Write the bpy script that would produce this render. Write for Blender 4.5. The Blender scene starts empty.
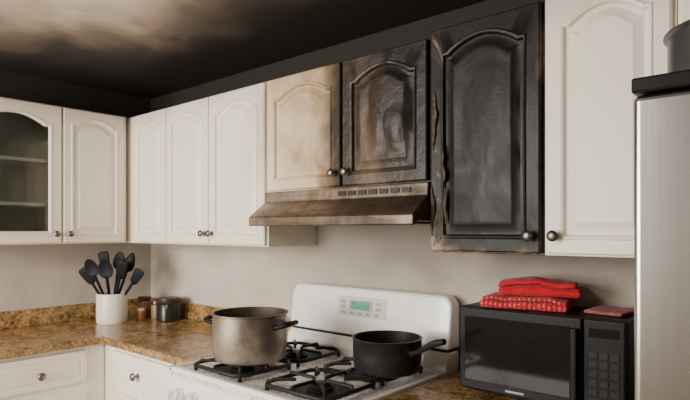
import bpy, bmesh, math, random
from mathutils import Vector, Matrix, noise as mnoise
random.seed(4)
C = bpy.context.scene.collection
CAMZ = 1.45

# ------------------------------------------------------------ materials
def nmat(name):
    m = bpy.data.materials.new(name); m.use_nodes = True
    nt = m.node_tree; b = nt.nodes['Principled BSDF']
    return m, nt, b
def math_(nt, op, a, b=0.0, c=None, clamp=False):
    n = nt.nodes.new('ShaderNodeMath'); n.operation = op; n.use_clamp = clamp
    for i, v in enumerate([a, b] + ([c] if c is not None else [])):
        if isinstance(v, bpy.types.NodeSocket): nt.links.new(v, n.inputs[i])
        else: n.inputs[i].default_value = v
    return n.outputs[0]
def ramp(nt, fac, stops):
    r = nt.nodes.new('ShaderNodeValToRGB'); e = r.color_ramp.elements
    while len(e) < len(stops): e.new(0.5)
    for i, (p, c) in enumerate(stops):
        e[i].position = p; e[i].color = (c[0], c[1], c[2], 1)
    nt.links.new(fac, r.inputs[0]); return r.outputs[0]
def smooth(nt, v, a, b):
    n = nt.nodes.new('ShaderNodeMapRange'); n.interpolation_type = 'SMOOTHSTEP'
    nt.links.new(v, n.inputs[0]); n.inputs[1].default_value = a; n.inputs[2].default_value = b
    return n.outputs[0]
def pos(nt):
    g = nt.nodes.new('ShaderNodeNewGeometry'); s = nt.nodes.new('ShaderNodeSeparateXYZ')
    nt.links.new(g.outputs['Position'], s.inputs[0])
    return g.outputs['Position'], s.outputs[0], s.outputs[1], s.outputs[2]
def noise(nt, vec, scale, detail=4, rough=.55, dist=0, stretch=None):
    if stretch:
        mp = nt.nodes.new('ShaderNodeMapping'); mp.inputs['Scale'].default_value = stretch
        nt.links.new(vec, mp.inputs[0]); vec = mp.outputs[0]
    n = nt.nodes.new('ShaderNodeTexNoise'); nt.links.new(vec, n.inputs['Vector'])
    n.inputs['Scale'].default_value = scale; n.inputs['Detail'].default_value = detail
    n.inputs['Roughness'].default_value = rough; n.inputs['Distortion'].default_value = dist
    return n.outputs[0]
def mixc(nt, f, a, b):
    n = nt.nodes.new('ShaderNodeMix'); n.data_type = 'RGBA'
    for s, v in ((n.inputs[0], f), (n.inputs[6], a), (n.inputs[7], b)):
        if isinstance(v, bpy.types.NodeSocket): nt.links.new(v, s)
        elif isinstance(v, tuple): s.default_value = (v[0], v[1], v[2], 1)
        else: s.default_value = v
    return n.outputs[2]
def bump(nt, b, h, strength=.3, dist=.01):
    n = nt.nodes.new('ShaderNodeBump'); n.inputs['Strength'].default_value = strength
    n.inputs['Distance'].default_value = dist
    nt.links.new(h, n.inputs['Height']); nt.links.new(n.outputs[0], b.inputs['Normal'])
def simple(name, col, rough=.5, metal=0, var=.06, scale=8, coat=0, spec=None):
    m, nt, b = nmat(name)
    P, x, y, z = pos(nt)
    n = noise(nt, P, scale)
    lo = tuple(c * (1 - var) for c in col); hi = tuple(min(1, c * (1 + var)) for c in col)
    nt.links.new(ramp(nt, n, [(.3, lo), (.7, hi)]), b.inputs['Base Color'])
    b.inputs['Roughness'].default_value = rough; b.inputs['Metallic'].default_value = metal
    b.inputs['Coat Weight'].default_value = coat
    if spec is not None: b.inputs['Specular IOR Level'].default_value = spec
    return m

M = {}
m, nt, b = nmat('cabinet_paint'); M['white'] = m; P, x, y, z = pos(nt)
n1 = noise(nt, P, 3, 4, .55, .4)
base = ramp(nt, n1, [(.3, (.86, .80, .70)), (.7, (.89, .835, .74))])
near = math_(nt, 'SUBTRACT', 1.0, smooth(nt, math_(nt, 'ABSOLUTE', math_(nt, 'SUBTRACT', x, 2.1)), .56, .80))
hi_ = smooth(nt, math_(nt, 'ADD', z, math_(nt, 'MULTIPLY', n1, .15)), 2.06, 2.22)
g_ = math_(nt, 'MAXIMUM', math_(nt, 'MULTIPLY', hi_, .45), math_(nt, 'MULTIPLY', near, math_(nt, 'MULTIPLY', smooth(nt, n1, .3, .7), math_(nt, 'MULTIPLY', smooth(nt, z, 1.2, 1.9), .55))))
nt.links.new(mixc(nt, g_, base, (.34, .26, .18)), b.inputs['Base Color']); b.inputs['Roughness'].default_value = .42
M['inner'] = simple('cabinet_interior', (.66, .66, .63), .6)
M['shelf'] = simple('shelf_paint', (.88, .87, .83), .5)
M['pewter'] = simple('pewter', (.20, .18, .165), .38, 1)
M['enamel'] = simple('white_enamel', (.87, .87, .865), .18, var=.02, coat=.3)
M['iron'] = simple('cast_iron', (.013, .013, .013), .5, var=.2, scale=40, spec=.3)
M['blackgloss'] = simple('black_gloss', (.007, .007, .008), .10, var=.1, spec=.25)
M['blackplastic'] = simple('black_plastic', (.008, .008, .009), .42, var=.1, spec=.16)
M['greyplastic'] = simple('grey_plastic', (.08, .075, .07), .4)
M['crock'] = simple('crock_glaze', (.82, .77, .69), .35, var=.03)
M['utensil'] = simple('utensil_nylon', (.007, .009, .012), .5, spec=.18)
M['chrome'] = simple('chrome', (.7, .7, .7), .15, 1, var=.02)
M['nonstick'] = simple('nonstick', (.013, .013, .015), .38, var=.15, spec=.35)
M['spice'] = simple('spice_amber', (.34, .13, .035), .3, var=.3, scale=60)
M['panel'] = simple('console_panel', (.62, .63, .60), .3, var=.02)
M['button'] = simple('button_grey', (.35, .37, .36), .4)
M['keypad'] = simple('keypad_grey', (.018, .018, .020), .4, spec=.18)
M['fridgeside'] = simple('fridge_side', (.06, .06, .065), .5)
M['plaster'] = simple('plain_wall_paint', (.46, .42, .37), .8, var=.04, scale=2)
M['flake'] = simple('burnt_flake', (.065, .047, .033), .7, var=.8, scale=45, spec=.2)

m, nt, b = nmat('display_green'); M['green'] = m
P, x, y, z = pos(nt)
nt.links.new(ramp(nt, noise(nt, P, 90, 0), [(.4, (.03, .25, .12)), (.7, (.06, .38, .2))]), b.inputs['Base Color'])
b.inputs['Emission Color'].default_value = (.08, .5, .25, 1); b.inputs['Emission Strength'].default_value = .12

def steel(name, col, rough, stretch):
    m, nt, b = nmat(name); P, x, y, z = pos(nt)
    n = noise(nt, P, 30, 5, .6, 0, stretch)
    nt.links.new(ramp(nt, n, [(.3, tuple(c * .82 for c in col)), (.7, col)]), b.inputs['Base Color'])
    b.inputs['Metallic'].default_value = 1; b.inputs['Roughness'].default_value = rough
    bump(nt, b, n, .08, .002); return m
M['steel'] = steel('brushed_steel', (.45, .435, .415), .26, (1, 1, .015))
m, nt, b = nmat('pot_steel'); M['pot'] = m; P, x, y, z = pos(nt)
n = noise(nt, P, 9, 5, .65)
rim = smooth(nt, math_(nt, 'ADD', z, math_(nt, 'MULTIPLY', n, .05)), 1.10, 1.165)
c_ = ramp(nt, n, [(.25, (.15, .12, .095)), (.5, (.33, .28, .235)), (.75, (.48, .425, .37))])
nt.links.new(mixc(nt, math_(nt, 'MULTIPLY', rim, .5), c_, (.10, .075, .055)), b.inputs['Base Color'])
b.inputs['Metallic'].default_value = .75; b.inputs['Roughness'].default_value = .40
m, nt, b = nmat('pot_inside'); M['potin'] = m; P, x, y, z = pos(nt)
n = noise(nt, P, 14, 5, .65)
nt.links.new(ramp(nt, n, [(.3, (.03, .022, .017)), (.7, (.12, .092, .07))]), b.inputs['Base Color'])
b.inputs['Metallic'].default_value = .3; b.inputs['Roughness'].default_value = .6

# scorched gradient (cabinet over the range)
m, nt, b = nmat('scorched_paint'); M['scorch'] = m; P, x, y, z = pos(nt)
n1 = noise(nt, P, 3.6, 5, .55, .6, (1, 1, .7)); n2 = noise(nt, P, 20, 4, .55)
f = math_(nt, 'MULTIPLY_ADD', x, 1.08, -1.08 * 1.535)
f = math_(nt, 'ADD', f, math_(nt, 'MULTIPLY_ADD', n1, .80, -.40))
f = math_(nt, 'ADD', f, math_(nt, 'MULTIPLY_ADD', n2, .12, -.06))
f = math_(nt, 'ADD', f, math_(nt, 'MULTIPLY_ADD', z, .26, -.26 * 1.85))
st = math_(nt, 'ABSOLUTE', math_(nt, 'SUBTRACT', x, 1.98))
f = math_(nt, 'ADD', f, math_(nt, 'MULTIPLY', math_(nt, 'SUBTRACT', 1.0, smooth(nt, st, .01, .12)), .22))
col = ramp(nt, f, [(.0, (.74, .64, .49)), (.16, (.60, .48, .335)), (.31, (.38, .27, .16)), (.47, (.15, .095, .052)), (.63, (.036, .024, .016)), (.85, (.011, .009, .008))])
nt.links.new(col, b.inputs['Base Color'])
b.inputs['Roughness'].default_value = .45; b.inputs['Specular IOR Level'].default_value = .35
bump(nt, b, math_(nt, 'MULTIPLY', n2, smooth(nt, f, .45, .75)), .5, .010)

# char (burnt door)
m, nt, b = nmat('charred_paint'); M['char'] = m; P, x, y, z = pos(nt)
n1 = noise(nt, P, 6, 6, .6, 1.0, (1.3, 1, .6)); n2 = noise(nt, P, 30, 6, .65)
n3 = noise(nt, P, 9, 5, .6, .6)
edge = math_(nt, 'SUBTRACT', 1.0, smooth(nt, math_(nt, 'SUBTRACT', x, 2.38), .0, .11))
edge2 = smooth(nt, x, 2.735, 2.765)
low = math_(nt, 'SUBTRACT', 1.0, smooth(nt, z, 1.378, 1.43))
e = math_(nt, 'MAXIMUM', edge, math_(nt, 'MAXIMUM', math_(nt, 'MULTIPLY', edge2, .5), math_(nt, 'MULTIPLY', low, .7)))
f = math_(nt, 'MULTIPLY', e, smooth(nt, n1, .46, .64))
f = math_(nt, 'ADD', f, math_(nt, 'MULTIPLY', math_(nt, 'SUBTRACT', n2, .5), .30))
f = math_(nt, 'ADD', f, math_(nt, 'MULTIPLY', smooth(nt, n3, .52, .75), .20))
col = ramp(nt, f, [(.0, (.007, .007, .007)), (.15, (.014, .012, .010)), (.4, (.058, .041, .027)), (.65, (.18, .125, .078)), (.95, (.34, .265, .185))])
nt.links.new(col, b.inputs['Base Color'])
nt.links.new(ramp(nt, n1, [(.3, (.36, .36, .36)), (.7, (.6, .6, .6))]), b.inputs['Roughness'])
b.inputs['Specular IOR Level'].default_value = .27
bump(nt, b, math_(nt, 'ADD', math_(nt, 'MULTIPLY', n1, .35), math_(nt, 'MULTIPLY', n2, .14)), .4, .02)

# sooty hood steel
m, nt, b = nmat('sooty_steel'); M['hood'] = m; P, x, y, z = pos(nt)
n1 = noise(nt, P, 6, 6, .6, .5, (.6, 1, 2)); n2 = noise(nt, P, 40, 3, .6, 0, (.1, 1, 3)); n3 = noise(nt, P, 14, 4, .6, 0, (1.6, .5, .3))
f = math_(nt, 'ADD', math_(nt, 'MULTIPLY', n1, .65), math_(nt, 'MULTIPLY', n2, .2))
f = math_(nt, 'ADD', f, math_(nt, 'MULTIPLY', n3, .30))
f = math_(nt, 'ADD', f, math_(nt, 'MULTIPLY_ADD', x, .28, -.53))
f = math_(nt, 'ADD', f, math_(nt, 'MULTIPLY', math_(nt, 'SUBTRACT', 1.0, smooth(nt, z, CAMZ + .02, CAMZ + .065)), .08))
col = ramp(nt, f, [(.25, (.46, .40, .335)), (.45, (.30, .24, .18)), (.60, (.14, .10, .07)), (.80, (.040, .030, .023))])
nt.links.new(col, b.inputs['Base Color'])
b.inputs['Metallic'].default_value = .7
nt.links.new(ramp(nt, n1, [(.3, (.3, .3, .3)), (.7, (.5, .5, .5))]), b.inputs['Roughness'])

# walls
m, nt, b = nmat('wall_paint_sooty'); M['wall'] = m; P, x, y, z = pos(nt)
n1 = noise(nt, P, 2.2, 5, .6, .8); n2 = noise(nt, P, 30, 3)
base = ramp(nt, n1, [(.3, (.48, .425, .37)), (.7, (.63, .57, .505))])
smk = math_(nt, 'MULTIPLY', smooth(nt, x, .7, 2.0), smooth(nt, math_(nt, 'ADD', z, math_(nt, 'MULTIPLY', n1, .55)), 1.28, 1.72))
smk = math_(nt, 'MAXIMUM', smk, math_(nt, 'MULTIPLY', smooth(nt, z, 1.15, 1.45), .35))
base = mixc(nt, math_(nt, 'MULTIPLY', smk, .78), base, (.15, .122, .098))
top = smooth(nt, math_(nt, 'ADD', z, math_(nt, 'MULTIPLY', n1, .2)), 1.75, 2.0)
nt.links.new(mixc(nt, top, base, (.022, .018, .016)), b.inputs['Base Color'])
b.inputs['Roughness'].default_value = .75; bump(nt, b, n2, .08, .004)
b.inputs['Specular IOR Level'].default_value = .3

# ceiling
m, nt, b = nmat('ceiling_soot'); M['ceil'] = m; P, x, y, z = pos(nt)
n1 = noise(nt, P, 1.1, 3, .5, .5); n2 = noise(nt, P, 3.0, 4, .5, .8)
dx = math_(nt, 'DIVIDE', math_(nt, 'SUBTRACT', x, 1.32), 1.20)
dy = math_(nt, 'DIVIDE', math_(nt, 'SUBTRACT', y, -1.38), 1.05)
d = math_(nt, 'SQRT', math_(nt, 'ADD', math_(nt, 'MULTIPLY', dx, dx), math_(nt, 'MULTIPLY', dy, dy)))
d = math_(nt, 'ADD', d, math_(nt, 'MULTIPLY_ADD', n1, .9, -.45))
d = math_(nt, 'ADD', d, math_(nt, 'MULTIPLY_ADD', n2, .5, -.25))
col = ramp(nt, d, [(.2, (.74, .66, .55)), (.43, (.47, .395, .31)), (.65, (.18, .145, .112)), (.86, (.055, .044, .036)), (1.0, (.022, .018, .016))])
nt.links.new(col, b.inputs['Base Color']); b.inputs['Roughness'].default_value = .7
b.inputs['Specular IOR Level'].default_value = .3

# floor
m, nt, b = nmat('floor_tile'); M['floor'] = m; P, x, y, z = pos(nt)
br = nt.nodes.new('ShaderNodeTexBrick'); nt.links.new(P, br.inputs[0])
br.offset = 0; br.inputs['Scale'].default_value = 1; br.inputs['Brick Width'].default_value = .33; br.inputs['Row Height'].default_value = .33
br.inputs['Mortar Size'].default_value = .006
br.inputs[1].default_value = (.36, .29, .22, 1); br.inputs[2].default_value = (.40, .33, .26, 1); br.inputs[3].default_value = (.2, .18, .16, 1)
nt.links.new(br.outputs[0], b.inputs['Base Color']); b.inputs['Roughness'].default_value = .4

# granite
m, nt, b = nmat('granite'); M['granite'] = m; P, x, y, z = pos(nt)
n1 = noise(nt, P, 11, 8, .7, .8); n2 = noise(nt, P, 60, 6, .7)
f = math_(nt, 'ADD', math_(nt, 'MULTIPLY', n1, .5), math_(nt, 'MULTIPLY', n2, .5))
col = ramp(nt, f, [(.36, (.035, .019, .010)), (.45, (.15, .083, .033)), (.52, (.34, .205, .08)), (.60, (.48, .32, .145)), (.71, (.64, .49, .28))])
nt.links.new(col, b.inputs['Base Color']); b.inputs['Roughness'].default_value = .2

# cooktop enamel, dirty
m, nt, b = nmat('cooktop_enamel'); M['cooktop'] = m; P, x, y, z = pos(nt)
n1 = noise(nt, P, 90, 4, .7); n2 = noise(nt, P, 7, 4, .6)
f = math_(nt, 'ADD', n1, math_(nt, 'MULTIPLY_ADD', n2, .35, -.17))
nt.links.new(ramp(nt, f, [(.50, (.80, .78, .74)), (.59, (.50, .44, .38)), (.70, (.14, .10, .08))]), b.inputs['Base Color'])
b.inputs['Roughness'].default_value = .22

# towel fabrics
def towel(name, c1, c2, stripes):
    m, nt, b = nmat(name); tc = nt.nodes.new('ShaderNodeTexCoord'); s = nt.nodes.new('ShaderNodeSeparateXYZ')
    nt.links.new(tc.outputs['Object'], s.inputs[0])
    n = noise(nt, tc.outputs['Object'], 160, 2, .5)
    c = ramp(nt, n, [(.3, tuple(v * .7 for v in c1)), (.7, c1)])
    if stripes:
        w = math_(nt, 'SINE', math_(nt, 'MULTIPLY', s.outputs[0], 420.0))
        k = math_(nt, 'MULTIPLY', smooth(nt, w, .2, .8), smooth(nt, n, .4, .6))
        c = mixc(nt, math_(nt, 'MULTIPLY', k, .38), c, c2)
    nt.links.new(c, b.inputs['Base Color']); b.inputs['Roughness'].default_value = .95
    b.inputs['Specular IOR Level'].default_value = .2
    b.inputs['Sheen Weight'].default_value = .1
    bump(nt, b, n, .6, .004); return m
M['red'] = towel('red_terry', (.64, .012, .026), (.8, .7, .68), False)
M['redwhite'] = towel('red_rib_cloth', (.58, .015, .03), (.85, .62, .60), True)
M['pinkcloth'] = towel('faded_red_cloth', (.34, .11, .10), (.8, .7, .68), False)

# glass
def glassmat(name, tint):
    m = bpy.data.materials.new(name); m.use_nodes = True; nt = m.node_tree; nt.nodes.clear()
    o = nt.nodes.new('ShaderNodeOutputMaterial'); t = nt.nodes.new('ShaderNodeBsdfTransparent'); g = nt.nodes.new('ShaderNodeBsdfGlossy')
    t.inputs[0].default_value = tint; g.inputs['Roughness'].default_value = .05; mx = nt.nodes.new('ShaderNodeMixShader')
    fr = nt.nodes.new('ShaderNodeFresnel'); nt.links.new(fr.outputs[0], mx.inputs[0]); nt.links.new(t.outputs[0], mx.inputs[1]); nt.links.new(g.outputs[0], mx.inputs[2])
    nt.links.new(mx.outputs[0], o.inputs[0]); return m
M['glass'] = glassmat('cabinet_glass', (.94, .97, .96, 1))

# ------------------------------------------------------------ helpers
def finish(name, bm, mats, smooth_=False, bev=0, segs=2, auto=None):
    me = bpy.data.meshes.new(name)
    bmesh.ops.recalc_face_normals(bm, faces=bm.faces)
    bm.to_mesh(me); bm.free()
    ob = bpy.data.objects.new(name, me); C.objects.link(ob)
    for mm in (mats if isinstance(mats, list) else [mats]): me.materials.append(M[mm])
    if smooth_:
        for p in me.polygons: p.use_smooth = True
    if bev:
        md = ob.modifiers.new('b', 'BEVEL'); md.width = bev; md.segments = segs; md.limit_method = 'ANGLE'
        md.angle_limit = math.radians(50)
    return ob
def box(name, x0, x1, y0, y1, z0, z1, mat, bev=0, segs=2):
    bm = bmesh.new(); bmesh.ops.create_cube(bm, size=1)
    bmesh.ops.scale(bm, vec=(x1 - x0, y1 - y0, z1 - z0), verts=bm.verts)
    ob = finish(name, bm, mat, False, bev, segs)
    ob.location = ((x0 + x1) / 2, (y0 + y1) / 2, (z0 + z1) / 2); return ob
def lathe(name, prof, mat, loc=(0, 0, 0), rot=(0, 0, 0), seg=48, split=None):
    bm = bmesh.new(); rings = []
    for r, z in prof:
        if r < 1e-6: rings.append([bm.verts.new((0, 0, z))])
        else: rings.append([bm.verts.new((r * math.cos(2 * math.pi * i / seg), r * math.sin(2 * math.pi * i / seg), z)) for i in range(seg)])
    for k in range(len(rings) - 1):
        a, b2 = rings[k], rings[k + 1]
        for i in range(seg):
            j = (i + 1) % seg
            if len(a) == 1 and len(b2) == 1: continue
            if len(a) == 1: f = bm.faces.new((a[0], b2[i], b2[j]))
            elif len(b2) == 1: f = bm.faces.new((a[i], a[j], b2[0]))
            else: f = bm.faces.new((a[i], a[j], b2[j], b2[i]))
            if split is not None and k >= split: f.material_index = 1
    ob = finish(name, bm, mat, True)
    md = ob.modifiers.new('e', 'EDGE_SPLIT'); md.split_angle = math.radians(40)
    ob.location = loc; ob.rotation_euler = rot; return ob
def tube(name, pts, r, mat, cyclic=False, res=4, typ='POLY', radii=None):
    cu = bpy.data.curves.new(name, 'CURVE'); cu.dimensions = '3D'; cu.bevel_depth = r; cu.bevel_resolution = res
    cu.use_fill_caps = True
    s = cu.splines.new(typ); s.points.add(len(pts) - 1)
    for i, p in enumerate(pts):
        s.points[i].co = (p[0], p[1], p[2], 1); s.points[i].radius = radii[i] if radii else 1
    if typ == 'NURBS': s.order_u = 3; s.use_endpoint_u = not cyclic; s.resolution_u = 8
    s.use_cyclic_u = cyclic
    tmp = bpy.data.objects.new(name, cu)
    C.objects.link(tmp); bpy.context.view_layer.update()
    me = bpy.data.meshes.new_from_object(tmp.evaluated_get(bpy.context.evaluated_depsgraph_get()))
    bpy.data.objects.remove(tmp)
    ob = bpy.data.objects.new(name, me); C.objects.link(ob)
    me.materials.clear(); me.materials.append(M[mat])
    for p in me.polygons: p.use_smooth = True
    return ob
def extrude_prof(name, prof, x0, x1, mat, bev=0, segs=3):
    bm = bmesh.new()
    a = [bm.verts.new((x0, p[0], p[1])) for p in prof]; b2 = [bm.verts.new((x1, p[0], p[1])) for p in prof]
    bm.faces.new(a); bm.faces.new(b2)
    for i in range(len(prof)):
        j = (i + 1) % len(prof); bm.faces.new((a[i], a[j], b2[j], b2[i]))
    return finish(name, bm, mat, False, bev, segs)
def group(name, loc, parts):
    e = bpy.data.objects.new(name, None); C.objects.link(e); e.location = loc; e.empty_display_size = .1
    inv = Matrix.Translation(-Vector(loc))
    for p in parts:
        p.parent = e; p.matrix_parent_inverse = inv
    return e

def bumpf(s):
    t = min(1, max(0, (s - .07) / .86))
    return math.sin(math.pi * t) ** .85
def outline(x0, x1, z0, z1, arch):
    pts = []
    nb, ns, nt_ = 10, 10, 28
    for i in range(nb): pts.append((x0 + (x1 - x0) * i / nb, z0))
    zt = z1 - arch
    for i in range(ns): pts.append((x1, z0 + (zt - z0) * i / ns))
    for i in range(nt_):
        s = 1 - i / nt_; pts.append((x0 + (x1 - x0) * s, z1 - arch * (1 - bumpf(s))))
    for i in range(ns): pts.append((x0, zt + (z0 - zt) * i / ns))
    return pts
def door(name, w, h, loc, mat='white', rot=0, arch=.045, st=.055, glass=False, warp=0, flat=False, blister=0):
    bm = bmesh.new()
    def ring(ins, y, a):
        return [bm.verts.new((p[0], y, p[1])) for p in outline(ins, w - ins, ins, h - ins, a)]
    rs = [ring(0, 0, 0), ring(0, -.016, 0), ring(.004, -.020, 0)]
    if flat:
        rs += [ring(.022, -.020, 0), ring(.026, -.016, 0), ring(.034, -.0165, 0), ring(.044, -.021, 0)]
    else:
        rs += [ring(st - .012, -.020, arch * .95), ring(st - .008, -.024, arch), ring(st - .002, -.022, arch), ring(st + .003, -.009, arch)]
        if not glass: rs += [ring(st + .012, -.008, arch), ring(st + .034, -.0180, arch * .9), ring(st + .037, -.0195, arch * .9)]
    n = len(rs[0])
    if glass: rs.append(ring(st + .003, 0, arch)); rs.append(rs[0])
    for a, b2 in zip(rs, rs[1:]):
        for i in range(n):
            j = (i + 1) % n; bm.faces.new((a[i], a[j], b2[j], b2[i]))
    if not glass:
        bm.faces.new(rs[0])
        last = rs[-1]; cx, cz = w / 2, h / 2; K = 20 if warp else 1
        prev = last
        for k in range(1, K):
            q = 1 - k / K
            cur = [bm.verts.new((cx + (v.co.x - cx) * q, v.co.y, cz + (v.co.z - cz) * q)) for v in last]
            for i in range(n):
                j = (i + 1) % n; bm.faces.new((prev[i], prev[j], cur[j], cur[i]))
            prev = cur
        bm.faces.new(prev)
        if warp:
            for v in bm.verts:
                if v.co.y < -.007:
                    e = min(v.co.x, w - v.co.x, v.co.z, h - v.co.z)
                    k = min(1, e / .09)
                    q = mnoise.noise(Vector((v.co.x * 7 + loc[0] * 5, 3.1, v.co.z * 3.2)))
                    q2 = mnoise.noise(Vector((v.co.x * 20, 7.1, v.co.z * 11 + loc[0])))
                    v.co.y += -warp * k * (max(0, q) * 1.3 + q2 * .2)
                    if blister:
                        for (bx, bz, br, bz_s, bh) in ((.56, .60, .085, 1.9, 1), (.66, .38, .05, 1.6, .7), (.42, .42, .04, 2.2, .5)):
                            dd = math.hypot((v.co.x - bx * w) / br, (v.co.z - bz * h) / (br * bz_s)) + .25 * q2
                            if dd < 1: v.co.y -= blister * bh * (1 - dd * dd) ** .6
    ob = finish(name, bm, mat, bool(warp))
    if warp:
        md = ob.modifiers.new('e', 'EDGE_SPLIT'); md.split_angle = math.radians(32)
    ob.location = loc; ob.rotation_euler = (0, 0, rot); return ob
def knob(name, x, y, z, d='y', s=1.0, mat='pewter'):
    prof = [(.009, 0), (.009, .002), (.0055, .005), (.005, .013), (.010, .017), (.0155, .021), (.0165, .025), (.013, .030), (.006, .0325), (0, .033)]
    prof = [(0, 0)] + [(r * s, q * s) for r, q in prof]
    rot = (math.pi / 2, 0, 0) if d == 'y' else (0, math.pi / 2, 0)
    return lathe(name, prof, mat, (x, y, z), rot, 24)

# ------------------------------------------------------------ room shell
RX, RY, CZ = 4.25, -3.6, CAMZ + .872
box('floor', 0, RX, RY, 0, -.06, 0, 'floor')
box('ceiling', 0, RX, RY, 0, CZ, CZ + .08, 'ceil')
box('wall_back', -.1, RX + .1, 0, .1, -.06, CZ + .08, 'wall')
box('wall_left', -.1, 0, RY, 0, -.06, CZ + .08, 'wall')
box('wall_right', RX, RX + .1, RY, 0, -.06, CZ + .08, 'plaster')
WX0, WX1, WZ0, WZ1 = .12, 1.95, .85, 2.2
bm = bmesh.new()
def addbox(bm, x0, x1, y0, y1, z0, z1):
    r = bmesh.ops.create_cube(bm, size=1)
    for v in r['verts']:
        v.co = Vector(((x0 + x1) / 2 + v.co.x * (x1 - x0), (y0 + y1) / 2 + v.co.y * (y1 - y0), (z0 + z1) / 2 + v.co.z * (z1 - z0)))
ya, yb = RY - .1, RY
addbox(bm, -.1, WX0, ya, yb, -.06, CZ + .08); addbox(bm, WX1, RX + .1, ya, yb, -.06, CZ + .08)
addbox(bm, WX0, WX1, ya, yb, -.06, WZ0); addbox(bm, WX0, WX1, ya, yb, WZ1, CZ + .08)
finish('wall_front', bm, 'plaster')
bm = bmesh.new()
for a in ((WX0, WX0 + .05, WZ0, WZ1), (WX1 - .05, WX1, WZ0, WZ1), (WX0, WX1, WZ0, WZ0 + .05), (WX0, WX1, WZ1 - .05, WZ1), ((WX0 + WX1) / 2 - .025, (WX0 + WX1) / 2 + .025, WZ0, WZ1)):
    addbox(bm, a[0], a[1], ya + .02, ya + .07, a[2], a[3])
finish('window_1', bm, 'shelf')

# ------------------------------------------------------------ upper cabinets
ZB, ZT = CAMZ - .075, CAMZ + .66
D = .31
H = ZT - ZB
y0, y1 = -1.16, -.70
parts = [box('back', .001, .012, y0, y1, ZB, ZT, 'inner'),
         box('side_a', .012, D, y0, y0 + .018, ZB, ZT, 'white'), box('side_b', .012, D, y1 - .018, y1, ZB, ZT, 'white'),
         box('top', .012, D, y0 + .018, y1 - .018, ZT - .02, ZT, 'white'), box('bottom', .012, D, y0 + .018, y1 - .018, ZB, ZB + .02, 'white')]
for i, zz in enumerate((.20, .43)):
    parts.append(box(f'shelf_{i+1}', .013, D - .02, y0 + .019, y1 - .019, ZB + zz, ZB + zz + .018, 'shelf', .001))
parts.append(door('door', .452, H - .012, (D, y0 + .004, ZB + .006), rot=math.pi / 2, glass=True, arch=.05, st=.06))
parts.append(box('glass_pane', D + .006, D + .009, y0 + .05, y1 - .05, ZB + .05, ZT - .05, 'glass'))
parts.append(knob('knob', D + .02, y1 - .035, ZB + .055, 'x'))
group('glass_door_wall_cabinet', (.15, -.93, ZB), parts)

y0, y1 = -.697, -.335
parts = [box('carcass', .001, D, y0, y1, ZB, ZT, 'white', .001),
         door('door', .336, H - .012, (D, y0 + .004, ZB + .006), rot=math.pi / 2, arch=.04, st=.05),
         knob('knob', D + .02, y0 + .032, ZB + .055, 'x')]
group('wall_cabinet', (.15, -.51, ZB), parts)

def back_cab(name, x0, x1, zb, zt, doors, mat='white', cmat=None, blister=0):
    parts = [box('carcass', x0, x1, -D, -.001, zb, zt, cmat or mat, .0015)]
    for i, (a, b2, ks, mm, wp) in enumerate(doors):
        parts.append(door(f'door_{i+1}', b2 - a, zt - zb - .012, (a, -D, zb + .006), mm, arch=min(.045, (b2 - a) * .13), st=.052, warp=wp, blister=blister if wp else 0))
        if ks:
            kx = b2 - .028 if ks > 0 else a + .028
            parts.append(knob(f'knob_{i+1}', kx, -D - .02, zb + .058))
    return group(name, ((x0 + x1) / 2, -.15, zb), parts)
back_cab('wall_cabinet', .001, 1.534, ZB, ZT, [(.395, .722, 0, 'white', 0), (.732, 1.106, 1, 'white', 0), (1.114, 1.526, -1, 'white', 0)])
ZH = CAMZ + .165
back_cab('range_wall_cabinet', 1.536, 2.376, ZH, ZT, [(1.544, 1.972, 1, 'scorch', 0), (1.984, 2.368, -1, 'scorch', .006)], 'scorch', blister=.013)
cb = back_cab('charred_wall_cabinet', 2.378, 2.766, ZB, ZT + .022, [(2.384, 2.760, 1, 'char', .007)], 'char', blister=.004)
back_cab('wall_cabinet', 2.768, 3.110, ZB, ZT + .022, [(2.778, 3.100, -1, 'white', 0)])
back_cab('fridge_wall_cabinet', 3.112, 4.0, 1.83, ZT + .022, [(3.124, 3.55, 1, 'white', 0), (3.56, 3.99, -1, 'white', 0)])

def flake(name, x, z, w, h, curl, seed, mat, ymin=-.330):
    bm = bmesh.new(); NU, NV = 6, 26; g = []
    for j in range(NV + 1):
        v = j / NV; row = []
        ww = w * (math.sin(math.pi * (v * .94 + .03)) ** .6) * (1 + .6 * mnoise.noise(Vector((seed, v * 4, 0))) + .25 * mnoise.noise(Vector((seed, v * 22, 3))))
        off = .014 * mnoise.noise(Vector((seed * 2.3, v * 1.6, 1)))
        for i in range(NU + 1):
            u = i / NU; a = u * curl
            R = abs(ww) / max(curl, .2)
            row.append(bm.verts.new((x + off + R * math.sin(a), ymin - .0008 - R * (1 - math.cos(a)) - .002 * abs(mnoise.noise(Vector((u * 4, v * 9, seed)))), z + h * v)))
        g.append(row)
    for j in range(NV):
        for i in range(NU): bm.faces.new((g[j][i], g[j][i + 1], g[j + 1][i + 1], g[j + 1][i]))
    ob = finish(name, bm, mat, True)
    md = ob.modifiers.new('s', 'SOLIDIFY'); md.thickness = .001
    return ob
fl = []
for i, (fx, fz, fw, fh, cu) in enumerate([(2.392, 1.72, .022, .20, .8), (2.428, 1.61, .020, .13, 1.0), (2.437, 1.47, .016, .12, .9), (2.390, 1.43, .016, .17, .7)]):
    f = flake(f'paint_flake_{i+1}', fx, fz, fw, fh, cu, i + 1.3, 'flake'); fl.append(f)
for f in fl:
    f.parent = cb; f.matrix_parent_inverse = Matrix.Translation(-cb.location)

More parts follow.
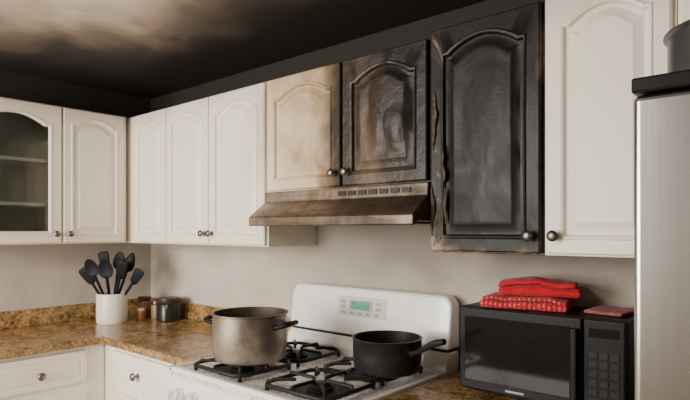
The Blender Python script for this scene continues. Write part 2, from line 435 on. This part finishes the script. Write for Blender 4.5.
# ------------------------------------------------------------ range hood
hx0, hx1 = 1.536, 2.376
zt = ZH - .001
prof = [(-.002, zt), (-.333, zt), (-.336, zt - .045), (-.420, CAMZ + .058), (-.425, CAMZ + .05), (-.425, CAMZ + .018), (-.415, CAMZ + .016), (-.395, CAMZ + .03), (-.002, CAMZ + .03)]
parts = [extrude_prof('shell', prof, hx0, hx1, 'hood', .003, 2)]
for i in range(7):
    xa = 1.97 + i * .05
    parts.append(box(f'vent_slot_{i+1}', xa, xa + .038, -.3385, -.333, zt - .032, zt - .014, 'iron', .001))
parts.append(box('filter', hx0 + .08, hx1 - .08, -.38, -.06, CAMZ + .022, CAMZ + .0305, 'greyplastic', .002))
group('range_hood', (1.96, -.2, CAMZ + .03), parts)

# ------------------------------------------------------------ base cabinets + counters
CT, CB = .91, .872
base_cab = group
parts = [box('carcass', .001, .60, -2.2, -.605, .10, CB, 'white', .001), box('toe_kick', .001, .54, -2.2, -.605, .0, .10, 'blackplastic')]
ys = [(-1.14, -.70), (-1.60, -1.15), (-2.06, -1.61)]
for i, (a, b2) in enumerate(ys):
    parts.append(door(f'drawer_{i+1}', b2 - a, .155, (.60, a, CB - .175), rot=math.pi / 2, flat=True))
    parts.append(door(f'door_{i+1}', b2 - a, .53, (.60, a, .12), rot=math.pi / 2, arch=.0))
    parts.append(knob(f'knob_{i+1}', .62, (a + b2) / 2, CB - .105, 'x', 1.15))
base_cab('base_cabinet', (.3, -1.4, 0), parts)
RX0, RX1 = 1.455, 2.325
parts = [box('carcass', .001, RX0 - .006, -.60, -.001, .10, CB, 'white', .001), box('toe_kick', .001, RX0 - .006, -.54, -.001, .0, .10, 'blackplastic'),
         door('drawer_1', .70, .155, (.72, -.60, CB - .175), flat=True),
         door('door_1', .345, .53, (.72, -.60, .12), arch=0), door('door_2', .345, .53, (1.075, -.60, .12), arch=0),
         knob('knob_1', .97, -.62, CB - .105, 'y', 1.15), knob('knob_2', 1.04, -.62, .60), knob('knob_3', 1.10, -.62, .60)]
base_cab('base_cabinet', (.7, -.3, 0), parts)
cx0, cx1 = RX1 + .006, 3.112
parts = [box('carcass', cx0, cx1, -.60, -.001, .10, CB, 'white', .001), box('toe_kick', cx0, cx1, -.54, -.001, .0, .10, 'blackplastic'),
         door('drawer_1', .37, .155, (cx0 + .012, -.60, CB - .175), flat=True), door('drawer_2', .37, .155, (cx0 + .395, -.60, CB - .175), flat=True),
         door('door_1', .37, .53, (cx0 + .012, -.60, .12), arch=0), door('door_2', .37, .53, (cx0 + .395, -.60, .12), arch=0),
         knob('knob_1', cx0 + .197, -.62, CB - .095), knob('knob_2', cx0 + .58, -.62, CB - .095)]
base_cab('base_cabinet', (2.75, -.3, 0), parts)
bm = bmesh.new()
cr = RX0 - .003
poly = [(.001, -.001), (cr, -.001), (cr, -.635), (.635, -.635), (.635, -2.2), (.001, -2.2)]
lo = [bm.verts.new((p[0], p[1], CB)) for p in poly]; hi = [bm.verts.new((p[0], p[1], CT)) for p in poly]
bm.faces.new(lo); bm.faces.new(hi)
for i in range(6):
    j = (i + 1) % 6; bm.faces.new((lo[i], lo[j], hi[j], hi[i]))
slab = finish('slab', bm, 'granite', False, .010, 4)
parts = [slab, box('splash_left', .001, .021, -2.2, -.001, CT, CT + .095, 'granite', .003), box('splash_back', .021, cr, -.021, -.001, CT, CT + .095, 'granite', .003)]
group('granite_countertop', (.3, -.3, CB), parts)
parts = [box('slab', RX1 + .003, 3.115, -.635, -.001, CB, CT, 'granite', .010, 4), box('splash_back', RX1 + .003, 3.115, -.021, -.001, CT, CT + .095, 'granite', .003)]
group('granite_countertop', (2.75, -.3, CB), parts)

# ------------------------------------------------------------ gas range
RF = -.755; RT = .915
parts = [box('body', RX0, RX1, -.70, -.03, .06, .875, 'enamel', .004),
         box('cooktop', RX0, RX1, RF, -.03, .872, RT - .006, 'cooktop', .008, 3)]
for nm, a in (('rim_front', (RX0, RX1, RF, RF + .03)), ('rim_left', (RX0, RX0 + .022, RF, -.09)), ('rim_right', (RX1 - .022, RX1, RF, -.09))):
    parts.append(box(nm, a[0], a[1], a[2], a[3], RT - .016, RT + .004, 'enamel', .006, 3))
parts.append(extrude_prof('front_panel', [(-.70, .885), (RF - .003, .885), (RF - .022, .77), (-.70, .77)], RX0, RX1, 'enamel', .006))
for i, kx in enumerate((1.55, 1.64, 1.89, 2.13, 2.225)):
    k = lathe(f'burner_knob_{i+1}', [(0, 0), (.027, 0), (.027, .006), (.022, .010), (.021, .026), (.017, .030), (0, .031)], 'enamel', (kx, RF - .013, .828), (math.radians(80), 0, 0), 28)
    parts.append(k)
    g = box(f'knob_grip_{i+1}', kx - .006, kx + .006, RF - .058, RF - .030, .812, .850, 'chrome', .003); g.rotation_euler = (math.radians(-10), 0, 0); parts.append(g)
parts += [box('oven_door', RX0 + .005, RX1 - .005, -.768, -.70, .24, .760, 'enamel', .008, 3),
          box('oven_window', RX0 + .17, RX1 - .17, -.771, -.765, .36, .62, 'blackgloss', .003),
          box('storage_drawer', RX0 + .005, RX1 - .005, -.762, -.70, .07, .228, 'enamel', .008, 3),
          tube('oven_handle', [(RX0 + .07, -.765, .715), (RX0 + .08, -.80, .715), (RX0 + .11, -.815, .715), (RX1 - .11, -.815, .715), (RX1 - .08, -.80, .715), (RX1 - .07, -.765, .715)], .013, 'enamel', typ='NURBS')]
for i, (fx, fy) in enumerate(((RX0 + .06, -.65), (RX1 - .06, -.65), (RX0 + .06, -.10), (RX1 - .06, -.10))):
    parts.append(lathe(f'foot_{i+1}', [(0, 0), (.02, 0), (.02, .065), (0, .065)], 'blackplastic', (fx, fy, 0), seg=16))
parts.append(extrude_prof('backguard_step', [(-.03, .88), (-.125, .88), (-.125, .935), (-.117, .965), (-.10, .982), (-.03, .982)], RX0, RX1, 'enamel', .006))
parts.append(box('backguard_vent', RX0 + .012, RX1 - .012, -.093, -.03, .981, .994, 'iron'))
def yface(z): return -.090 - (1.14 - z) * (.016 / .12)
gx0, gx1, gz0, gz1, cr_ = RX0, RX1, .993, 1.195, .045
pts = [(gx0, gz0), (gx1, gz0)]
for k in range(9):
    a = math.pi / 2 * k / 8; pts.append((gx1 - cr_ + cr_ * math.cos(a), gz1 - cr_ + cr_ * math.sin(a)))
for k in range(9):
    a = math.pi / 2 + math.pi / 2 * k / 8; pts.append((gx0 + cr_ + cr_ * math.cos(a), gz1 - cr_ + cr_ * math.sin(a)))
bm = bmesh.new()
fr_ = [bm.verts.new((p[0], yface(p[1]), p[1])) for p in pts]; bk = [bm.verts.new((p[0], -.022, p[1])) for p in pts]
bm.faces.new(fr_); bm.faces.new(bk)
for i in range(len(pts)):
    j = (i + 1) % len(pts); bm.faces.new((fr_[i], fr_[j], bk[j], bk[i]))
parts.append(finish('backguard', bm, 'enamel', False, .012, 4))
ang = math.atan2(.016, .12)
def onface(nm, xa, xb, za, zb_, t, mat, bev=.001):
    zc = (za + zb_) / 2; yf = yface(zc)
    o = box(nm, xa, xb, yf - t, yf + .003, za, zb_, mat, bev); o.rotation_euler = (-ang, 0, 0); return o
parts.append(onface('console', 1.755, 2.02, 1.075, 1.160, .003, 'panel', .002))
parts.append(onface('display_bezel', 1.825, 1.948, 1.102, 1.145, .005, 'button', .001))
parts.append(onface('display', 1.835, 1.935, 1.108, 1.139, .006, 'green', .0005))
for i in range(5):
    parts.append(onface(f'console_button_{i+1}', 1.78 + i * .045, 1.805 + i * .045, 1.083, 1.095, .005, 'button', .001))
for i in range(2):
    parts.append(onface(f'console_key_{i+1}', 1.775, 1.80, 1.107 + i * .022, 1.120 + i * .022, .005, 'button', .001))
    parts.append(onface(f'console_key_{i+3}', 1.968, 1.993, 1.107 + i * .022, 1.120 + i * .022, .005, 'button', .001))
BX = (1.69, 2.105); BY = (-.29, -.58)
gi = 0
for bx in BX:
    for by in BY:
        gi += 1
        s = RT - .006
        parts.append(lathe(f'drip_bowl_{gi}', [(0, s), (.095, s), (.105, s + .003), (.10, s + .004), (.06, s + .001), (0, s + .001)], 'iron', (bx, by, 0), seg=40))
        parts.append(lathe(f'burner_{gi}', [(0, s), (.045, s), (.047, s + .012), (.036, s + .014), (.036, s + .021), (.030, s + .025), (0, s + .026)], 'iron', (bx, by, 0), seg=32))
        hw, hd, r = .148, .134, .0075; zt_ = RT + .030
        c = .03
        fr = [(bx - hw + c, by - hd), (bx + hw - c, by - hd), (bx + hw, by - hd + c), (bx + hw, by + hd - c), (bx + hw - c, by + hd), (bx - hw + c, by + hd), (bx - hw, by + hd - c), (bx - hw, by - hd + c)]
        parts.append(tube(f'grate_frame_{gi}', [(p[0], p[1], RT + .016) for p in fr], r, 'iron', cyclic=True))
        for q, (dx_, dy_) in enumerate(((1, 0), (-1, 0), (0, 1), (0, -1))):
            ex = hw if dx_ else hd
            parts.append(tube(f'grate_finger_{gi}_{q+1}', [(bx + dx_ * ex, by + dy_ * ex, RT + .014), (bx + dx_ * (ex - .008), by + dy_ * (ex - .008), zt_), (bx + dx_ * .035, by + dy_ * .035, zt_), (bx + dx_ * .028, by + dy_ * .028, zt_ - .008)], r * .9, 'iron'))
        for q, (dx_, dy_) in enumerate(((1, 1), (-1, 1), (1, -1), (-1, -1))):
            parts.append(tube(f'grate_leg_{gi}_{q+1}', [(bx + dx_ * (hw - .014), by + dy_ * (hd - .014), RT + .018), (bx + dx_ * (hw - .014), by + dy_ * (hd - .014), RT - .006)], r, 'iron'))
            parts.append(tube(f'grate_diag_{gi}_{q+1}', [(bx + dx_ * (hw - .014), by + dy_ * (hd - .014), RT + .016), (bx + dx_ * (hw - .03), by + dy_ * (hd - .03), zt_), (bx + dx_ * .06, by + dy_ * .055, zt_)], r * .85, 'iron'))
group('gas_range', (1.89, -.39, 0), parts)

# ------------------------------------------------------------ pots
GZ = RT + .030 + .0068
def potprof(R, h, t=.004, flare=.006):
    return [(0, 0), (R * .86, 0), (R * .94, .006), (R * .975, .02), (R, h * .5), (R, h - .004), (R + flare, h), (R + flare, h + .003), (R - t, h + .002),
            (R - t, h * .5), (R * .93, .022), (R * .86, .012), (0, .010)]
px, py, R, hh = 1.712, -.560, .143, .178
parts = [lathe('body', potprof(R, hh), ['pot', 'potin'], (px, py, GZ), seg=64, split=8)]
def loop_handle(nm, cx, cy, z, R, ang, mat, out=.045, half=.045, r=.009):
    pts = []
    for (o, s_) in ((-.004, -1), (.012, -1.02), (out * .8, -.95), (out, -.6), (out, .6), (out * .8, .95), (.012, 1.02), (-.004, 1)):
        rr = math.sqrt(max(R * R - (half * s_) ** 2, 0)) if abs(o) < .013 else R
        lx = rr + o; ly = half * s_; pts.append((cx + lx * math.cos(ang) - ly * math.sin(ang), cy + lx * math.sin(ang) + ly * math.cos(ang), z + max(0, o) * .35))
    return tube(nm, pts, r, mat, typ='NURBS')
ah = math.radians(18)
parts += [loop_handle('handle_1', px, py, GZ + hh - .045, R, ah, 'blackplastic'), loop_handle('handle_2', px, py, GZ + hh - .045, R, ah + math.pi, 'blackplastic')]
group('stock_pot', (px, py, GZ), parts)

px, py, R, hh = 2.222, -.358, .122, .117
parts = [lathe('body', potprof(R, hh, .004, .003), 'nonstick', (px, py, GZ), seg=64)]
ha = math.radians(-12)
def pt(r_, z_): return (px + r_ * math.cos(ha), py + r_ * math.sin(ha), GZ + z_)
parts.append(tube('handle', [pt(R - .004, hh - .036), pt(R + .03, hh - .028), pt(R + .07, hh - .004), pt(R + .11, hh + .018), pt(R + .15, hh + .028)], .011, 'nonstick', typ='NURBS', radii=[.7, .7, 1, 1.15, .9]))
parts.append(lathe('handle_rivet', [(0, -.004), (.012, -.004), (.012, .008), (0, .010)], 'chrome', pt(R - .002, hh - .036), (0, math.pi / 2, ha), 16))
group('saucepan', (px, py, GZ), parts)

# ------------------------------------------------------------ microwave
mx0, mx1, my0, my1, mz0, mz1 = 2.465, 2.982, -.280, -.03, CT + .012, CAMZ - .255
parts = [box('case', mx0, mx1, my0 + .022, my1, mz0, mz1, 'blackplastic', .005, 3),
         box('door', mx0 + .001, mx1 - .118, my0, my0 + .021, mz0 + .002, mz1 - .002, 'blackplastic', .005, 3),
         box('door_glass', mx0 + .022, mx1 - .150, my0 - .0025, my0 + .002, mz0 + .032, mz1 - .03, 'blackgloss', .002),
         box('control_panel', mx1 - .114, mx1 - .001, my0, my0 + .021, mz0 + .002, mz1 - .002, 'blackplastic', .005, 3),
         box('clock_display', mx1 - .098, mx1 - .016, my0 - .0015, my0 + .002, mz1 - .052, mz1 - .026, 'blackgloss', .001),
         box('handle', mx1 - .146, mx1 - .126, my0 - .022, my0 - .008, mz0 + .03, mz1 - .03, 'blackplastic', .005, 3),
         box('handle_post_1', mx1 - .143, mx1 - .129, my0 - .010, my0 + .002, mz0 + .04, mz0 + .06, 'blackplastic'),
         box('handle_post_2', mx1 - .143, mx1 - .129, my0 - .010, my0 + .002, mz1 - .06, mz1 - .04, 'blackplastic'),
         box('door_badge', mx0 + .165, mx0 + .225, my0 - .001, my0 + .002, mz0 + .014, mz0 + .020, 'button')]
for r_ in range(6):
    for c_ in range(3):
        xa = mx1 - .098 + c_ * .029; za = mz0 + .028 + r_ * .0265
        parts.append(box(f'key_{r_*3+c_+1}', xa, xa + .023, my0 - .002, my0 + .002, za, za + .019, 'keypad', .001))
for i, (fx, fy) in enumerate(((mx0 + .04, my0 + .05), (mx1 - .04, my0 + .05), (mx0 + .04, my1 - .03), (mx1 - .04, my1 - .03))):
    parts.append(lathe(f'foot_{i+1}', [(0, 0), (.012, 0), (.014, .013), (0, .013)], 'blackplastic', (fx, fy, CT), seg=16))
group('microwave', ((mx0 + mx1) / 2, (my0 + my1) / 2, CT), parts)

# ------------------------------------------------------------ towels
def folded(name, w, d, layers, gap, th, mat, loc, rot, seed, sag=.003):
    path = []
    r = gap / 2; nb = 6
    for L in range(layers):
        z = L * gap; dr = 1 if L % 2 == 0 else -1
        ys_ = [(.5 - i / 12) * dr for i in range(13)]
        j = .006 * math.sin(L * 2.1 + seed)
        for yy in ys_: path.append((yy * (d - 2 * r) + j, z))
        if L < layers - 1:
            e = ys_[-1] * (d - 2 * r) + j; sg = -1 if dr == 1 else 1
            for k in range(1, nb):
                a = math.pi * k / nb; path.append((e + sg * r * math.sin(a) * 1.15, z + r * (1 - math.cos(a))))
    NX = 30; bm = bmesh.new(); g = []
    for i in range(NX + 1):
        u = i / NX - .5; row = []
        for q, (yy, zz) in enumerate(path):
            nx_ = mnoise.noise(Vector((u * 5 + seed, yy * 12, zz * 25)))
            ny_ = mnoise.noise(Vector((u * 6, yy * 3, zz * 40 + seed)))
            edge = max(0, abs(u) - .36) / .14
            row.append(bm.verts.new((u * w + .008 * ny_ * (1 + edge), yy + .007 * mnoise.noise(Vector((u * 5, seed, zz * 50))),
                                     max(0, zz + (nx_ * .35 + .1) * gap * min(1, zz / gap) + sag * math.sin(u * 7 + seed) * min(1, zz / gap) - edge * zz * .18))))
        g.append(row)
    for i in range(NX):
        for q in range(len(path) - 1): bm.faces.new((g[i][q], g[i + 1][q], g[i + 1][q + 1], g[i][q + 1]))
    ob = finish(name, bm, mat, True)
    md = ob.modifiers.new('s', 'SOLIDIFY'); md.thickness = th; md.offset = 0
    md = ob.modifiers.new('u', 'SUBSURF'); md.levels = 1; md.render_levels = 1
    ob.location = loc; ob.rotation_euler = (0, 0, rot); return ob
mt = mz1
folded('dish_towel', .265, .18, 3, .0135, .0115, 'redwhite', (2.655, -.160, mt + .0065), math.radians(12), 1.0, .002)
folded('dish_towel', .245, .155, 3, .0165, .0145, 'red', (2.686, -.145, mt + .0065 + .0435), math.radians(18), 2.3, .005)
folded('pot_holder', .115, .14, 2, .006, .005, 'pinkcloth', (2.902, -.120, mt + .004), math.radians(-6), 4.1, .001)

# ------------------------------------------------------------ refrigerator
fx0, fx1, fy0, fy1, fz = 3.137, 4.02, -.86, -.06, 1.72
parts = [box('cabinet', fx0 + .004, fx1 - .004, fy0 + .075, fy1, .03, fz - .012, 'fridgeside', .004),
         box('door_left', fx0, fx0 + .435, fy0, fy0 + .068, .10, fz - .030, 'steel', .012, 4),
         box('door_right', fx0 + .441, fx1, fy0, fy0 + .068, .10, fz - .030, 'steel', .012, 4),
         box('top_cap', fx0 - .002, fx1 + .002, fy0 - .004, fy1, fz - .027, fz, 'blackplastic', .004, 2),
         box('toe_grille', fx0 + .01, fx1 - .01, fy0 + .04, fy0 + .08, .02, .095, 'blackplastic', .003)]
for i, hx in enumerate((fx0 + .40, fx0 + .476)):
    parts.append(tube(f'handle_{i+1}', [(hx, fy0 + .004, .75), (hx, fy0 - .045, .76), (hx, fy0 - .05, .80), (hx, fy0 - .05, 1.50), (hx, fy0 - .045, 1.54), (hx, fy0 + .004, 1.55)], .012, 'steel', typ='NURBS'))
for i, (a, b2) in enumerate(((fx0 + .06, fy0 + .12), (fx1 - .06, fy0 + .12), (fx0 + .06, fy1 - .06), (fx1 - .06, fy1 - .06))):
    parts.append(lathe(f'foot_{i+1}', [(0, 0), (.02, 0), (.02, .035), (0, .035)], 'blackplastic', (a, b2, 0), seg=16))
group('refrigerator', (3.58, -.46, 0), parts)
M['darkpan'] = simple('anodised_pan', (.085, .085, .088), .35, .6)
px, py, R, hh = 3.290, -.60, .145, .125
parts = [lathe('body', potprof(R, hh, .004, .008), 'darkpan', (px, py, fz), seg=56),
         loop_handle('handle_1', px, py, fz + hh - .03, R, math.radians(80), 'blackplastic'), loop_handle('handle_2', px, py, fz + hh - .03, R, math.radians(260), 'blackplastic')]
group('cooking_pot', (px, py, fz), parts)

# ------------------------------------------------------------ utensil crock
ux, uy = .24, -.385
R, hh = .086, .170
parts = [lathe('crock', [(0, 0), (R * .93, 0), (R * .97, .006), (R, .03), (R, hh - .006), (R - .003, hh), (R - .009, hh), (R - .011, hh - .006), (R - .011, .015), (0, .012)], 'crock', (ux, uy, CT), seg=56)]
ud = Vector((.7559, .6547, 0)); vd = Vector((.6547, -.7559, 0))
def utensil(nm, side, fwd, L, hw, hl, kind):
    base = Vector((ux, uy, CT + .02)) - ud * side * .12 - vd * fwd * .1
    tip = Vector((ux, uy, CT + .02)) + ud * side + vd * fwd + Vector((0, 0, L))
    axis = (tip - base).normalized()
    t = tube(nm + '_handle', [base, base.lerp(tip, .5), tip], .008, 'utensil'); o = [t]
    bm = bmesh.new()
    bmesh.ops.create_uvsphere(bm, u_segments=20, v_segments=14, radius=1)
    for v in bm.verts:
        x_, y_, z_ = v.co
        if kind == 'spoon':
            wv = hw * (1 - .18 * z_); v.co = (x_ * wv, y_ * .007 + .012 * (x_ * x_ + z_ * z_ - 1) , z_ * hl)
        elif kind == 'turner':
            sx = math.copysign(abs(x_) ** .5, x_); sz = math.copysign(abs(z_) ** .55, z_)
            v.co = (sx * hw * (.85 + .18 * sz), y_ * .004 + .008 * sz, sz * hl)
        else:
            v.co = (x_ * hw * (1 - .35 * z_), y_ * .012, z_ * hl)
    h = finish(nm + '_head', bm, 'utensil', True)
    zax = axis; yax = vd.cross(zax).cross(zax).normalized() * -1; xax = yax.cross(zax).normalized()
    mt_ = Matrix((xax, yax, zax)).transposed().to_4x4(); mt_.translation = tip + axis * hl * .8
    h.matrix_world = mt_; o.append(h); return o
for i, a in enumerate([(-.115, .01, .215, .036, .055, 'turner'), (-.085, .04, .26, .040, .055, 'spoon'), (-.050, -.03, .295, .036, .055, 'turner'), (-.015, .04, .25, .044, .060, 'spoon'),
                       (.025, -.03, .295, .038, .055, 'spoon'), (.06, .035, .245, .038, .055, 'turner'), (.085, -.01, .285, .032, .06, 'spat'), (.13, .02, .215, .034, .052, 'turner')]):
    parts += utensil(f'utensil_{i+1}', *a)
group('utensil_crock', (ux, uy, CT), parts)

# ------------------------------------------------------------ jars
def jar(name, x, y, R, h, body, lid, lh):
    ps = [lathe('body', [(0, 0), (R * .92, 0), (R, .006), (R, h * .85), (R * .9, h * .95), (R * .86, h), (0, h)], body, (x, y, CT), seg=36),
          lathe('lid', [(0, h * .93), (R * .95, h * .93), (R * .98, h * .96), (R * .98, h + lh - .003), (R * .94, h + lh), (0, h + lh)], lid, (x, y, CT), seg=36)]
    return group(name, (x, y, CT), ps)
M['jarglass'] = simple('smoked_jar', (.022, .020, .018), .18, spec=.3)
M['liddark'] = simple('jar_lid', (.05, .046, .042), .35, .3)
M['jarclay'] = simple('tan_jar', (.42, .31, .20), .4)
jar('spice_jar', .175, -.145, .040, .105, 'spice', 'liddark', .018)
jar('spice_jar', .275, -.120, .033, .085, 'jarclay', 'pewter', .016)
jar('spice_jar', .265, -.215, .026, .055, 'spice', 'panel', .012)
jar('storage_canister', .425, -.125, .072, .115, 'jarglass', 'liddark', .020)

# ------------------------------------------------------------ added ceiling fixture for the fill light, unseen behind the camera
parts = [lathe('shade', [(0, CZ - .07), (.10, CZ - .065), (.16, CZ - .04), (.175, CZ - .012), (.18, CZ), (0, CZ)], 'crock', (2.2, -2.7, 0), seg=40)]
group('added_ceiling_fixture', (2.2, -2.7, CZ), parts)

# ------------------------------------------------------------ lights
def area(name, loc, target, sx, sy, e, col):
    l = bpy.data.lights.new(name, 'AREA'); l.shape = 'RECTANGLE'; l.size = sx; l.size_y = sy; l.energy = e; l.color = col
    o = bpy.data.objects.new(name, l); C.objects.link(o); o.location = loc
    o.rotation_euler = (Vector(target) - Vector(loc)).to_track_quat('-Z', 'Y').to_euler(); return o
area('window_daylight', ((WX0 + WX1) / 2, RY - .13, 1.55), (1.6, 0, 1.4), WX1 - WX0 - .1, WZ1 - WZ0 - .1, 165, (1, .945, .855))
area('fill_light', (2.2, -2.7, CZ - .12), (2.0, -2.0, 0), .5, .5, 30, (1, .88, .73))  # added ambient fill under the invented ceiling fixture
w = bpy.data.worlds.new('world'); bpy.context.scene.world = w; w.use_nodes = True
w.node_tree.nodes['Background'].inputs[0].default_value = (1, .98, .95, 1)
w.node_tree.nodes['Background'].inputs[1].default_value = 1.0

# ------------------------------------------------------------ camera
cam = bpy.data.cameras.new('camera'); co = bpy.data.objects.new('camera', cam); C.objects.link(co)
co.location = (3.395, -1.941, CAMZ); co.rotation_euler = (math.pi / 2, 0, math.radians(40.9))
cam.sensor_width = 36; cam.lens = 553 / 690 * 36; cam.shift_y = 30 / 690; cam.clip_start = .05
bpy.context.scene.camera = co
